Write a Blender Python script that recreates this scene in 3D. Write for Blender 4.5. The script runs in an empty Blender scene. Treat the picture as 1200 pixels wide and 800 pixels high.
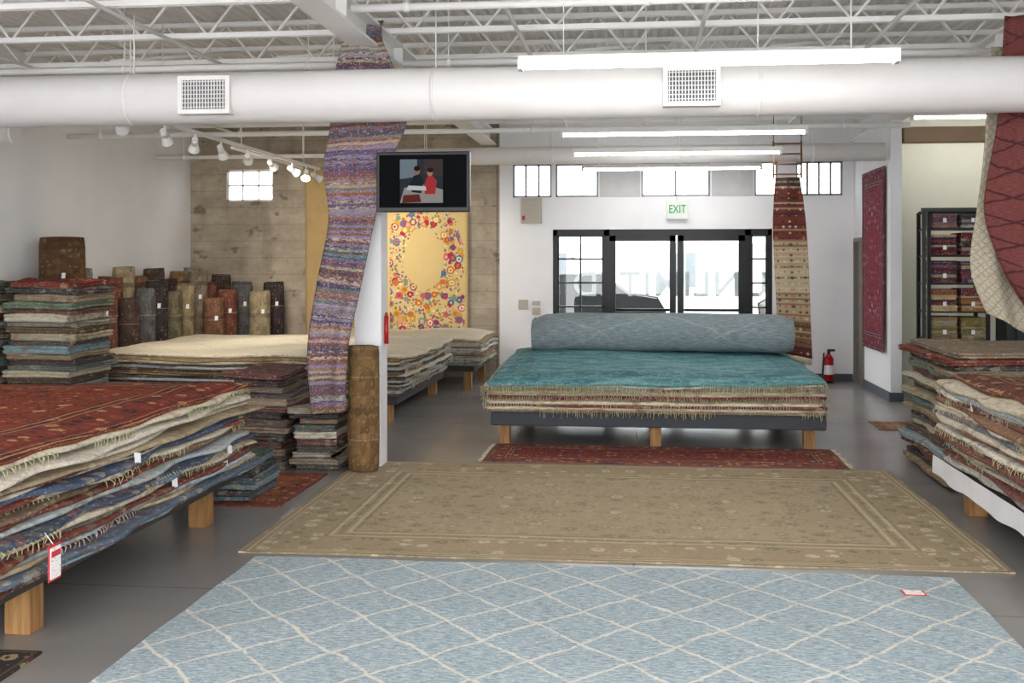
import bpy, math, random
from mathutils import Vector, noise
R=random.Random(11)
S=bpy.context.scene
S.view_settings.view_transform='Standard'
S.view_settings.look='None'
S.view_settings.exposure=0.0

def lin(c):
    return c/12.92 if c<=0.04045 else ((c+0.055)/1.055)**2.4
def H(h):
    h=h.lstrip('#')
    return tuple(lin(int(h[i:i+2],16)/255) for i in (0,2,4))
def C4(c):
    if isinstance(c,str): c=H(c)
    return (c[0],c[1],c[2],1)

# ---------------------------------------------------------------- shader helper
class T:
    def __init__(s,name,coord='Object',rough=0.9,spec=0.2):
        s.mat=bpy.data.materials.new(name); s.mat.use_nodes=True
        s.nt=s.mat.node_tree; s.b=s.nt.nodes['Principled BSDF']
        s.b.inputs['Roughness'].default_value=rough
        s.b.inputs['Specular IOR Level'].default_value=spec
        s.tc=s.nt.nodes.new('ShaderNodeTexCoord'); s.P=s.tc.outputs[coord]
    def put(s,inp,v):
        if isinstance(v,bpy.types.NodeSocket): s.nt.links.new(v,inp)
        elif isinstance(v,str): inp.default_value=C4(v)
        elif isinstance(v,tuple) and len(v)==3 and inp.type=='RGBA': inp.default_value=(*v,1)
        else: inp.default_value=v
    def M(s,op,a,b=0.0,c=0.0,clamp=False):
        n=s.nt.nodes.new('ShaderNodeMath'); n.operation=op; n.use_clamp=clamp
        s.put(n.inputs[0],a); s.put(n.inputs[1],b); s.put(n.inputs[2],c)
        return n.outputs[0]
    def mix(s,f,a,b,bt='MIX'):
        n=s.nt.nodes.new('ShaderNodeMix'); n.data_type='RGBA'; n.blend_type=bt
        s.put(n.inputs[0],f); s.put(n.inputs[6],a); s.put(n.inputs[7],b)
        return n.outputs[2]
    def sep(s,v):
        n=s.nt.nodes.new('ShaderNodeSeparateXYZ'); s.nt.links.new(v,n.inputs[0]); return n.outputs
    def comb(s,x,y,z=0.0):
        n=s.nt.nodes.new('ShaderNodeCombineXYZ'); s.put(n.inputs[0],x); s.put(n.inputs[1],y); s.put(n.inputs[2],z); return n.outputs[0]
    def scl(s,v,sc):
        n=s.nt.nodes.new('ShaderNodeVectorMath'); n.operation='MULTIPLY'; s.nt.links.new(v,n.inputs[0]); n.inputs[1].default_value=sc; return n.outputs[0]
    def noise(s,v,scale,detail=3,rough=0.6,col=False):
        n=s.nt.nodes.new('ShaderNodeTexNoise'); s.nt.links.new(v,n.inputs['Vector'])
        n.inputs['Scale'].default_value=scale; n.inputs['Detail'].default_value=detail; n.inputs['Roughness'].default_value=rough
        return n.outputs['Color' if col else 'Fac']
    def vor(s,v,scale,rand=1.0,metric='EUCLIDEAN'):
        n=s.nt.nodes.new('ShaderNodeTexVoronoi'); s.nt.links.new(v,n.inputs['Vector'])
        n.inputs['Scale'].default_value=scale; n.inputs['Randomness'].default_value=rand; n.distance=metric
        return n.outputs['Distance'],n.outputs['Color']
    def white(s,w):
        n=s.nt.nodes.new('ShaderNodeTexWhiteNoise'); n.noise_dimensions='1D'; s.put(n.inputs['W'],w); return n.outputs['Value']
    def ramp(s,f,stops,interp='LINEAR'):
        n=s.nt.nodes.new('ShaderNodeValToRGB'); r=n.color_ramp; r.interpolation=interp
        while len(r.elements)>1: r.elements.remove(r.elements[-1])
        r.elements[0].position=stops[0][0]; r.elements[0].color=C4(stops[0][1])
        for p,c in stops[1:]:
            e=r.elements.new(p); e.color=C4(c)
        s.put(n.inputs[0],f); return n.outputs[0]
    def pal(s,f,cols):
        return s.ramp(f,[(i/len(cols),c) for i,c in enumerate(cols)],'CONSTANT')
    def smooth(s,v,a,b):
        n=s.nt.nodes.new('ShaderNodeMapRange'); n.interpolation_type='SMOOTHSTEP'
        s.put(n.inputs[0],v); n.inputs[1].default_value=a; n.inputs[2].default_value=b; return n.outputs[0]
    def base(s,c): s.put(s.b.inputs['Base Color'],c)
    def bump(s,h,st=0.3,dist=0.01):
        n=s.nt.nodes.new('ShaderNodeBump'); n.inputs['Strength'].default_value=st; n.inputs['Distance'].default_value=dist
        s.nt.links.new(h,n.inputs['Height']); s.nt.links.new(n.outputs[0],s.b.inputs['Normal'])
    def attr(s,name='Col'):
        n=s.nt.nodes.new('ShaderNodeAttribute'); n.attribute_name=name; return n.outputs['Color']

def plain(name,col,rough=0.6,metal=0.0,var=0.06,bump=0.0,spec=0.4,scale=4):
    t=T(name,'Object',rough,spec)
    f=t.noise(t.P,scale,2)
    c=C4(col)[:3]
    a=tuple(x*(1-var*2) for x in c); b=tuple(min(1,x*(1+var*2)) for x in c)
    t.base(t.mix(f,a,b)); t.b.inputs['Metallic'].default_value=metal
    if bump: t.bump(t.noise(t.P,60,2),bump)
    return t.mat
def emis(name,col,st):
    m=bpy.data.materials.new(name); m.use_nodes=True; b=m.node_tree.nodes['Principled BSDF']
    b.inputs['Base Color'].default_value=C4(col); b.inputs['Emission Color'].default_value=C4(col); b.inputs['Emission Strength'].default_value=st
    return m

# ---------------------------------------------------------------- mesh builder
class MB:
    def __init__(s): s.v=[];s.f=[];s.m=[];s.c=[];s.s=[];s.uv={}
    def add(s,vs,fs,mat=0,col=(1,1,1),smooth=False,cols=None):
        o=len(s.v); s.v+=[tuple(v) for v in vs]
        for i,f in enumerate(fs):
            s.f.append([k+o for k in f]); s.m.append(mat); s.c.append(cols[i] if cols else col); s.s.append(smooth)
        return o
    def box(s,x0,x1,y0,y1,z0,z1,mat=0,col=(1,1,1)):
        s.add([(x0,y0,z0),(x1,y0,z0),(x1,y1,z0),(x0,y1,z0),(x0,y0,z1),(x1,y0,z1),(x1,y1,z1),(x0,y1,z1)],
              [(0,3,2,1),(4,5,6,7),(0,1,5,4),(1,2,6,5),(2,3,7,6),(3,0,4,7)],mat,col)
    def cyl(s,p0,p1,r0,r1=None,n=12,mat=0,col=(1,1,1),caps=True,smooth=True):
        if r1 is None: r1=r0
        p0=Vector(p0);p1=Vector(p1);d=(p1-p0).normalized()
        a=Vector((0,0,1)) if abs(d.z)<0.9 else Vector((1,0,0))
        u=d.cross(a).normalized();w=d.cross(u)
        vs=[]
        for p,r in((p0,r0),(p1,r1)):
            for i in range(n):
                t=2*math.pi*i/n; vs.append(p+u*(r*math.cos(t))+w*(r*math.sin(t)))
        s.add(vs,[(i,(i+1)%n,n+(i+1)%n,n+i) for i in range(n)],mat,col,smooth)
        if caps:
            o=len(s.v)-2*n
            s.f.append([o+i for i in range(n)][::-1]); s.m.append(mat); s.c.append(col); s.s.append(False)
            s.f.append([o+n+i for i in range(n)]); s.m.append(mat); s.c.append(col); s.s.append(False)
    def build(s,name,mats,origin=None,parent=None,bevel=0,fixn=False):
        xs=[v[0] for v in s.v];ys=[v[1] for v in s.v];zs=[v[2] for v in s.v]
        if origin is None: origin=((min(xs)+max(xs))/2,(min(ys)+max(ys))/2,min(zs))
        me=bpy.data.meshes.new(name)
        me.from_pydata([(v[0]-origin[0],v[1]-origin[1],v[2]-origin[2]) for v in s.v],[],s.f)
        for m in (mats if isinstance(mats,(list,tuple)) else [mats]): me.materials.append(m)
        ca=me.color_attributes.new(name='Col',type='FLOAT_COLOR',domain='CORNER')
        arr=[]
        for f,c in zip(s.f,s.c):
            arr+=[c[0],c[1],c[2],1.0]*len(f)
        ca.data.foreach_set('color',arr)
        me.polygons.foreach_set('material_index',s.m)
        me.polygons.foreach_set('use_smooth',s.s)
        if s.uv:
            ul=me.uv_layers.new(name='UVMap'); a=[]
            for f in s.f:
                for k in f: a+=list(s.uv.get(k,(0,0)))
            ul.data.foreach_set('uv',a)
        me.update()
        ob=bpy.data.objects.new(name,me); S.collection.objects.link(ob); ob.location=origin
        if parent: 
            ob.parent=parent; ob.location=Vector(origin)-parent.location
        if bevel:
            md=ob.modifiers.new('bevel','BEVEL'); md.width=bevel; md.segments=2; md.limit_method='ANGLE'
        return ob
def empty(name,loc):
    e=bpy.data.objects.new(name,None); e.location=loc; e.empty_display_size=0.1; S.collection.objects.link(e); return e

# ---------------------------------------------------------------- room materials
def m_wall():
    t=T('white_paint','Object',0.75,0.25); f=t.noise(t.P,1.2,2)
    t.base(t.ramp(f,[(0.3,'#eeeff2'),(0.7,'#f6f6f8')])); return t.mat
WALL=m_wall()
def m_conc():
    t=T('board_formed_concrete','Object',0.85,0.2)
    x,y,z=t.sep(t.P)
    k=t.M('MULTIPLY',z,4.0); fr=t.M('FRACT',k); ln=t.M('LESS_THAN',fr,0.035)
    bd=t.white(t.M('FLOOR',k))
    f=t.noise(t.scl(t.P,(1,1,1.6)),1.6,8,0.75)
    c=t.ramp(f,[(0.3,'#8b8072'),(0.5,'#a89c8b'),(0.7,'#c0b5a3')])
    c=t.mix(t.M('MULTIPLY',bd,0.18),c,'#80766a')
    st=t.noise(t.scl(t.P,(1,1,1.3)),3.1,4,0.6)
    c=t.mix(t.M('MULTIPLY',t.smooth(st,0.60,0.70),.7),c,'#5c5248')
    st2=t.noise(t.scl(t.P,(2.5,1,.35)),2.0,4,0.6)
    c=t.mix(t.M('MULTIPLY',t.smooth(st2,0.5,0.75),.35),c,'#72685a')
    c=t.mix(t.M('MULTIPLY',ln,0.4),c,'#5b5248')
    vx=t.M('LESS_THAN',t.M('FRACT',t.M('MULTIPLY',x,0.42)),0.01)
    c=t.mix(t.M('MULTIPLY',vx,0.5),c,'#4a443c')
    t.base(c); t.bump(f,0.4,0.02); return t.mat
CONC=m_conc()
def m_floor():
    t=T('polished_concrete_floor','Object',0.25,0.5)
    f=t.noise(t.P,0.7,6,0.6); g=t.noise(t.P,5,3,0.6)
    c=t.ramp(f,[(0.3,'#85817f'),(0.55,'#928e8b'),(0.75,'#9e9a96')])
    c=t.mix(t.M('MULTIPLY',g,0.2),c,'#7e7b79')
    x,y,z=t.sep(t.P)
    jx=t.M('LESS_THAN',t.M('ABSOLUTE',t.M('SUBTRACT',t.M('FRACT',t.M('ADD',t.M('MULTIPLY',x,0.31),0.27)),0.5)),0.0022)
    jy=t.M('LESS_THAN',t.M('ABSOLUTE',t.M('SUBTRACT',t.M('FRACT',t.M('MULTIPLY',y,0.31)),0.5)),0.0018)
    c=t.mix(t.M('MULTIPLY',t.M('MAXIMUM',jx,jy),0.5),c,'#48474a')
    t.base(c); t.put(t.b.inputs['Roughness'],t.M('ADD',t.M('MULTIPLY',f,0.14),0.18)); return t.mat
FLOOR=m_floor()
DECK=plain('ceiling_deck_paint','#eae7e3',0.7,var=0.03)
STEEL=plain('white_steel_paint','#f6f5f3',0.5,var=0.02)
DUCT=plain('painted_duct','#f1eeec',0.45,var=0.02)
BLACK=plain('black_metal','#17181a',0.35,0.3)
DARKF=plain('charcoal_upholstery','#44484d',0.9,bump=0.3,scale=30)
GREY=plain('grey_trim','#4b525c',0.6)
BEIGEP=plain('beige_plastic','#b8b1a5',0.5)
def m_wood():
    t=T('fir_wood','Object',0.6,0.3)
    f=t.noise(t.scl(t.P,(18,18,1.5)),2,3)
    t.base(t.ramp(f,[(0.3,'#7f5a34'),(0.6,'#a57b4c'),(0.8,'#b58a5a')])); return t.mat
WOOD=m_wood()
def m_glass():
    m=bpy.data.materials.new('window_glass'); m.use_nodes=True; nt=m.node_tree; nt.nodes.clear()
    o=nt.nodes.new('ShaderNodeOutputMaterial'); x=nt.nodes.new('ShaderNodeMixShader'); a=nt.nodes.new('ShaderNodeBsdfTransparent'); g=nt.nodes.new('ShaderNodeBsdfGlossy')
    g.inputs['Roughness'].default_value=0.02; x.inputs[0].default_value=0.04; a.inputs[0].default_value=(0.97,0.98,0.98,1)
    nt.links.new(a.outputs[0],x.inputs[1]); nt.links.new(g.outputs[0],x.inputs[2]); nt.links.new(x.outputs[0],o.inputs[0]); return m
GLASS=m_glass()

# ---------------------------------------------------------------- room shell
def wall_y(name,x0,x1,y0,y1,z0,z1,holes,mat):
    xs=sorted({x0,x1,*[h[0] for h in holes],*[h[1] for h in holes]})
    zs=sorted({z0,z1,*[h[2] for h in holes],*[h[3] for h in holes]})
    b=MB()
    for i in range(len(xs)-1):
        for j in range(len(zs)-1):
            cx=(xs[i]+xs[i+1])/2; cz=(zs[j]+zs[j+1])/2
            if any(h[0]<cx<h[1] and h[2]<cz<h[3] for h in holes): continue
            b.box(xs[i],xs[i+1],y0,y1,zs[j],zs[j+1])
    return b.build(name,mat)
b=MB(); b.box(-6.9,5.35,-2.2,16.3,-0.12,0); b.build('floor',FLOOR)
b=MB(); n=120; xs=[-6.9+12.25*i/n for i in range(n+1)]
vs=[];fs=[]
prof=[]
for i in range(n):
    x=xs[i]; w=12.25/n
    prof+= [(x,4.0),(x+w*0.35,4.0),(x+w*0.5,4.022),(x+w*0.85,4.022)]
prof.append((5.35,4.0))
for x,z in prof: vs+=[(x,-2.2,z),(x,16.3,z)]
for i in range(len(prof)-1): fs.append((2*i,2*i+1,2*i+3,2*i+2))
b.add(vs,fs); b.box(-6.9,5.35,-2.2,16.3,4.05,4.2); b.build('ceiling',DECK)
b=MB(); b.box(-6.9,-6.75,-2.2,16.3,0,4.0); b.build('wall_left',WALL)
b=MB(); b.box(5.2,5.35,-2.2,15.2,0,4.0); b.build('wall_right',WALL)
b=MB(); b.box(3.0,3.13,13.8,15.38,0,4.0); b.box(3.0,3.13,15.38,16.1,2.0,4.0); b.box(3.0,3.13,16.0,16.1,0,2.0); b.build('wall_right_partition',WALL)
PALE=plain('pale_green_paint','#dddccb',0.7,var=0.02)
b=MB(); b.box(3.13,5.35,15.2,15.35,0,4.0); b.build('wall_back_alcove',PALE)
wall_y('wall_back',-2.04,3.13,16.1,16.3,0,4.0,[(-1.26,1.87,0,2.16),(-1.85,-1.28,2.63,3.12),(-1.22,-0.6,2.63,3.12),(0.02,1.0,2.63,3.12),(1.62,1.95,2.63,3.12),(2.2,2.85,2.63,3.12)],WALL)
wall_y('wall_back_concrete',-6.9,-2.04,16.1,16.3,0,4.0,[(-6.19,-5.46,2.6,3.08)],CONC)
wall_y('wall_front',-6.9,5.35,-2.4,-2.2,0,4.0,[(-6.4,-2.6,0.2,3.4),(-2.3,1.4,0.0,3.4),(1.7,4.9,0.2,3.4)],WALL)
b=MB(); b.box(2.98,3.0,13.8,15.36,0,0.11); b.box(2.98,3.15,13.78,13.8,0,0.11); b.build('baseboard_right',GREY)
b=MB(); b.box(1.9,2.98,16.08,16.1,0,0.11); b.box(-2.04,-1.3,16.08,16.1,0,0.11); b.build('baseboard_back',GREY)
TAN=plain('tan_soffit','#a58c70',0.7)
b=MB(); b.box(3.15,5.2,13.75,13.95,3.12,3.3); b.build('trim_1',TAN)
b=MB(); b.box(-0.58,0.0,16.085,16.1,2.63,3.12); b.box(1.02,1.6,16.085,16.1,2.63,3.12); b.build('trim_4',plain('grey_panel','#c2c3c4',.7))
b=MB(); b.box(3.03,3.07,15.43,15.97,0.01,1.96); b.cyl((3.03,15.5,1.0),(2.99,15.5,1.0),0.025)
b.build('door_3',plain('grey_door','#8d8a84',0.5))
b=MB(); b.box(2.97,3.14,15.38,15.43,0,2.0);b.box(2.97,3.14,15.97,16.0,0,2.0);b.box(2.97,3.14,15.38,16.0,1.96,2.02); b.build('trim_2',plain('door_frame_grey','#77726b',0.5))

b=MB(); fy0,fy1=16.12,16.22
for x0,x1 in((-1.26,-1.2),(-0.52,-0.44),(1.49,1.57),(1.81,1.87)): b.box(x0,x1,fy0,fy1,0,2.16)
b.box(-1.26,1.87,fy0,fy1,2.07,2.16); b.build('trim_3',BLACK)
def window(name,x0,x1,z0,z1,cols,rows,mat=BLACK,fr=0.03,bar=0.012):
    b=MB(); y0,y1=16.14,16.19
    b.box(x0,x0+fr,y0,y1,z0,z1);b.box(x1-fr,x1,y0,y1,z0,z1);b.box(x0,x1,y0,y1,z0,z0+fr);b.box(x0,x1,y0,y1,z1-fr,z1)
    for i in range(1,cols): x=x0+(x1-x0)*i/cols; b.box(x-bar,x+bar,y0,y1,z0,z1)
    for i in range(1,rows): z=z0+(z1-z0)*i/rows; b.box(x0,x1,y0,y1,z-bar,z+bar)
    b.box(x0+.01,x1-.01,16.162,16.168,z0+.01,z1-.01,1)
    b.build(name,[mat,GLASS])
window('window_1',-1.2,-0.52,0.0,2.08,2,6)
window('window_2',1.57,1.81,0.0,2.08,1,6)
GF=plain('window_frame_grey','#8c8f92',0.5)
window('window_3',-6.19,-5.46,2.6,3.08,3,2,WALL,0.03,0.01)
for i,(x0,x1,c) in enumerate([(-1.85,-1.28,3),(-1.22,-0.6,1),(0.02,1.0,2),(1.62,1.95,1),(2.2,2.85,4)]):
    window('window_%d'%(i+4),x0,x1,2.63,3.12,c,1,GF,0.03,0.015)
for k,(x0,x1) in enumerate([(-0.44,0.515),(0.535,1.49)]):
    b=MB(); y0,y1=16.13,16.19
    b.box(x0,x0+.09,y0,y1,0.02,2.07);b.box(x1-.09,x1,y0,y1,0.02,2.07);b.box(x0,x1,y0,y1,1.99,2.075);b.box(x0,x1,y0,y1,0.02,0.27)
    b.box(x0+.05,x1-.05,16.157,16.163,0.2,2.0,1)
    b.cyl((x0+.1,16.08,1.0),(x1-.1,16.08,1.0),0.02,mat=0)
    b.cyl((x0+.1,16.08,1.0),(x0+.1,16.14,1.0),0.015);b.cyl((x1-.1,16.08,1.0),(x1-.1,16.14,1.0),0.015)
    b.build('door_%d'%(k+1),[BLACK,GLASS])
cu=bpy.data.curves.new('window_lettering','FONT'); cu.body='UNLIMITED'; cu.size=0.5; cu.extrude=0.002; cu.align_x='CENTER'; cu.space_character=1.12; cu.offset=.006
tx=bpy.data.objects.new('window_lettering',cu); S.collection.objects.link(tx); tx.location=(0.42,16.2,1.2); tx.rotation_euler=(math.pi/2,0,math.pi)
cu.materials.append(emis('glowing_vinyl_lettering','#9aa4a8',.55))  # emission imitates daylight coming through the letters

# outside street
b=MB(); b.box(-40,40,16.35,70,-0.15,-0.05); b.build('street_ground',plain('asphalt','#8f8f8e',0.9))
b=MB(); b.box(-25,25,34,38,-0.05,2.3); 
for i in range(10): b.box(-22+i*4.5,-20+i*4.5,33.9,34.05,1.0,2.0,1)
b.build('street_building',[plain('stucco','#d8d4ca',0.9),plain('dark_window','#70787c',0.2)])
def car(x,y,col):
    b=MB(); p=[(-2.1,.25),(-2.15,.7),(-1.9,.85),(-1.2,.92),(-.6,1.38),(.7,1.4),(1.35,.95),(2.0,.85),(2.15,.6),(2.1,.25)]
    n=len(p); vs=[(x+a,y-.85,z) for a,z in p]+[(x+a,y+.85,z) for a,z in p]
    b.add(vs,[tuple(range(n)),tuple(range(2*n-1,n-1,-1))]+[(i,(i+1)%n,n+(i+1)%n,n+i) for i in range(n)])
    b.add([(x-1.0,y-.86,.95),(x-.55,y-.86,1.3),(x+.62,y-.86,1.32),(x+1.15,y-.86,.95)],[(0,1,2,3)],1)
    for wx in(-1.35,1.35):
        for wy in(-.88,.7): b.cyl((x+wx,y+wy,.28),(x+wx,y+wy+.18,.28),.33,n=20,mat=1)
    b.build('parked_car',[plain('car_paint',col,0.5,spec=.2),plain('car_dark','#101214',0.5,spec=.2)],bevel=.03)
car(-1.6,26,'#0c0e10'); car(5.0,26.5,'#101416'); car(-6.9,25.4,'#14181c')

# ---------------------------------------------------------------- structure & ceiling
b=MB(); b.box(-2.31,-2.09,8.83,9.05,0,3.4); b.box(-2.36,-2.04,8.78,9.1,3.37,3.4); b.build('support_column',WALL)
for bx in(-2.2,3.06):
    b=MB(); b.box(bx-.11,bx+.11,-2.2,16.1,3.4,3.42);b.box(bx-.11,bx+.11,-2.2,16.1,3.58,3.6);b.box(bx-.02,bx+.02,-2.2,16.1,3.42,3.58)
    for i in range(9): b.box(bx-.1,bx+.1,0.2+i*1.9,0.22+i*1.9,3.42,3.58)
    b.build('ceiling_girder',STEEL)
y=0.8
while y<16:
    b=MB(); zb,zt=3.62,3.98
    for z in(zb,zt):
        b.box(-6.75,5.2,y-.035,y-.01,z-.022,z+.022); b.box(-6.75,5.2,y+.01,y+.035,z-.022,z+.022)
    x=-6.7; up=False
    while x<5.0:
        z0,z1=(zb,zt) if not up else (zt,zb)
        b.cyl((x,y,z0),(x+.3,y,z1),.013,n=6); x+=.3; up=not up
    b.build('ceiling_joist',STEEL); y+=1.2
for x in(-5.2,-3.5,-0.6,1.2,4.2):
    for yy in(8.04,10.44,12.84):
        b=MB(); b.cyl((x,yy,3.66),(x+.9,yy+1.12,3.94),.02,n=6); b.build('joist_brace',STEEL)
for x in (-5.9,-4.0,-1.0,0.5,2.0): 
    b=MB(); b.cyl((x,-2,3.575),(x,16.05,3.575),.018,n=8); b.build('ceiling_conduit',STEEL)
for (yy,z,r,x0,x1) in((7.75,3.48,.028,-2.05,2.9),(9.5,3.4,.03,-6.7,-2.35),(9.5,3.4,.03,-2.05,2.9),(10.3,3.17,.02,-6.7,-2.4),(11.5,3.3,.025,-6.7,-2.35),(11.6,3.3,.025,-2.05,2.9),(12.4,3.16,.03,-6.7,2.9),(13.5,3.3,.02,-2.05,2.9),(14.8,3.14,.03,-6.7,2.9)):
    b=MB(); b.cyl((x0,yy,z),(x1,yy,z),r,n=10)
    x=x0+.4
    while x<x1: b.cyl((x,yy,z),(x,yy,3.98),.006,n=5); b.cyl((x-.02,yy,z),(x+.02,yy,z),r+.008,n=10); x+=1.7
    b.build('sprinkler_pipe',STEEL)
def duct(name,y,z,r,x0,x1,step,mat=DUCT):
    b=MB(); b.cyl((x0,y,z),(x1,y,z),r,n=40)
    x=x0+.4
    while x<x1-.1:
        b.cyl((x-.012,y,z),(x+.012,y,z),r+.005,n=40); 
        b.cyl((x,y,z+r),(x,y,3.6),.005,n=5); x+=step
    b.build(name,mat)
duct('air_duct',8.3,2.94,.2,-6.74,5.19,2.4)
duct('air_duct',13.9,3.02,.11,-3.1,2.95,1.6)
b=MB(); b.cyl((-6.74,10.1,2.93),(-6.0,10.1,2.93),.1,n=24); b.cyl((-6.03,10.1,2.93),(-5.995,10.1,2.93),.108,n=24); b.build('duct_stub',DUCT)
GR=plain('grille_dark','#5d6063',0.6)
for gx in(-3.28,0.37):
    b=MB(); x0,x1,z0,z1=gx-.205,gx+.205,2.79,3.08
    b.box(x0,x1,8.06,8.16,z0,z1,0)
    b.box(x0+.035,x1-.035,8.055,8.061,z0+.035,z1-.035,1)
    for i in range(15): xx=x0+.045+i*.0228; b.box(xx-.004,xx+.004,8.045,8.057,z0+.035,z1-.035,0)
    for i in range(7): zz=z0+.05+i*.032; b.box(x0+.035,x1-.035,8.047,8.056,zz-.003,zz+.003,0)
    b.build('vent_grille',[DUCT,GR],bevel=.003)
TUBE=emis('fluorescent_tube','#fffdfa',21.0)
def fixture(y,z,x0=-.8,x1=1.64):
    b=MB(); b.box(x0,x1,y-.045,y+.045,z+.018,z+.07,0)
    for d in(-.025,.025): b.cyl((x0+.04,y+d,z+.004),(x1-.04,y+d,z+.004),.015,n=8,mat=1)
    for xx in(x0,x1-.03): b.box(xx,xx+.03,y-.05,y+.05,z-.02,z+.06,0)
    for xx in(x0+.3,x1-.3): b.cyl((xx,y,z+.07),(xx,y,3.55),.003,n=5)
    b.build('fluorescent_light',[STEEL,TUBE])
for y in(0.5,4.0,7.3,11.2,13.2,15.3): fixture(y,2.955)
for y in(0.5,4.0,11.0): fixture(y,3.05,3.3,5.0)
fixture(14.5,3.5,3.4,5.0)
for y in(-0.6,3.0): fixture(y,3.05,-6.0,-3.56)  # left row out of view, added to brighten the room
fixture(5.9,3.3,-6.3,-4.4)  # one more unseen left fixture, added for light

root=empty('track_lighting',(-4.4,11.6,2.95))
b=MB(); b.box(-4.42,-4.38,8.8,14.9,2.95,2.985)
for y in(9.2,11.9,14.2): b.cyl((-4.4,y,2.98),(-4.4,y,3.6),.006,n=6)
b.box(-4.75,-4.72,12.5,15.2,3.0,3.03)
b.build('rail',STEEL,parent=root)
BULB=emis('warm_bulb','#fff0d8',40)
spots=[(9.0,-4.9,12.0,.8),(9.9,-4.6,12.5,.8),(10.6,-5.6,13,.8),(11.3,-4.5,14,.8),(12.1,-5.5,15.8,1.6),(12.9,-4.2,16,1.8),(13.7,-3.2,16,1.8),(14.3,-4,12.5,.8),(14.7,-2.8,16,1.6)]
for i,(y,tx_,ty,tz) in enumerate(spots):
    p=Vector((-4.4,y,2.86)); d=(Vector((tx_,ty,tz))-p).normalized()
    b=MB(); b.cyl((-4.4,y,2.95),p,.012,n=8); b.cyl(p-d*.06,p+d*.02,.03,.035,n=16); b.cyl(p+d*.02,p+d*.1,.035,.06,n=16,caps=False)
    b.cyl(p+d*.07,p+d*.085,.05,n=16,mat=1)
    b.build('spot_head_%d'%(i+1),[STEEL,BULB],parent=root)
    L=bpy.data.lights.new('spot_lamp_%d'%(i+1),'SPOT'); L.energy=90; L.color=(1,.9,.76); L.spot_size=1.1; L.spot_blend=.7; L.shadow_soft_size=.05
    o=bpy.data.objects.new('spot_lamp_%d'%(i+1),L); S.collection.objects.link(o); o.parent=root; o.location=(p+d*.12)-root.location
    o.rotation_euler=d.to_track_quat('-Z','Y').to_euler()

# ---------------------------------------------------------------- rug materials
def wool(t,c,amount=.35,sc=70):
    g=t.noise(t.P,sc,2,.7); big=t.noise(t.P,1.6,3,.6)
    k=t.M('ADD',t.M('MULTIPLY',g,amount*1.6),1-amount*.8)
    k=t.M('MULTIPLY',k,t.M('ADD',t.M('MULTIPLY',big,.3),.87))
    t.base(t.mix(1.0,c,t.comb(k,k,k),'MULTIPLY')); t.bump(g,.3,.006)
def lattice(name,basecols,line,cw,ch,lw,coord='Object',streak=(3,30,1),dist=.22,lop=.85,ssc=9,amt=.3):
    t=T(name,coord,.95,.1)
    x,y,z=t.sep(t.P)
    nz=t.sep(t.noise(t.P,2.2,2,.6,True)); fz=t.sep(t.noise(t.P,25,1,.6,True))
    xx=t.M('ADD',x,t.M('ADD',t.M('MULTIPLY',t.M('SUBTRACT',nz[0],.5),dist),t.M('MULTIPLY',t.M('SUBTRACT',fz[0],.5),.025)))
    yy=t.M('ADD',y,t.M('ADD',t.M('MULTIPLY',t.M('SUBTRACT',nz[1],.5),dist),t.M('MULTIPLY',t.M('SUBTRACT',fz[1],.5),.025)))
    u=t.M('MULTIPLY',xx,1/cw); v=t.M('MULTIPLY',yy,1/ch)
    m=None
    for op in('ADD','SUBTRACT'):
        f=t.M('ABSOLUTE',t.M('SUBTRACT',t.M('FRACT',t.M(op,u,v)),.5)); l=t.M('SUBTRACT',1.0,t.smooth(f,lw*.4,lw*1.4))
        m=l if m is None else t.M('MAXIMUM',m,l)
    s=t.noise(t.scl(t.P,streak),ssc,4,.8)
    c=t.ramp(s,[(.36,basecols[0]),(.5,basecols[1]),(.62,basecols[2])])
    br=t.noise(t.P,6,2)
    m=t.M('MULTIPLY',m,t.smooth(br,.25,.45))
    c=t.mix(t.M('MULTIPLY',m,lop),c,line)
    wool(t,c,amt); return t.mat
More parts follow.
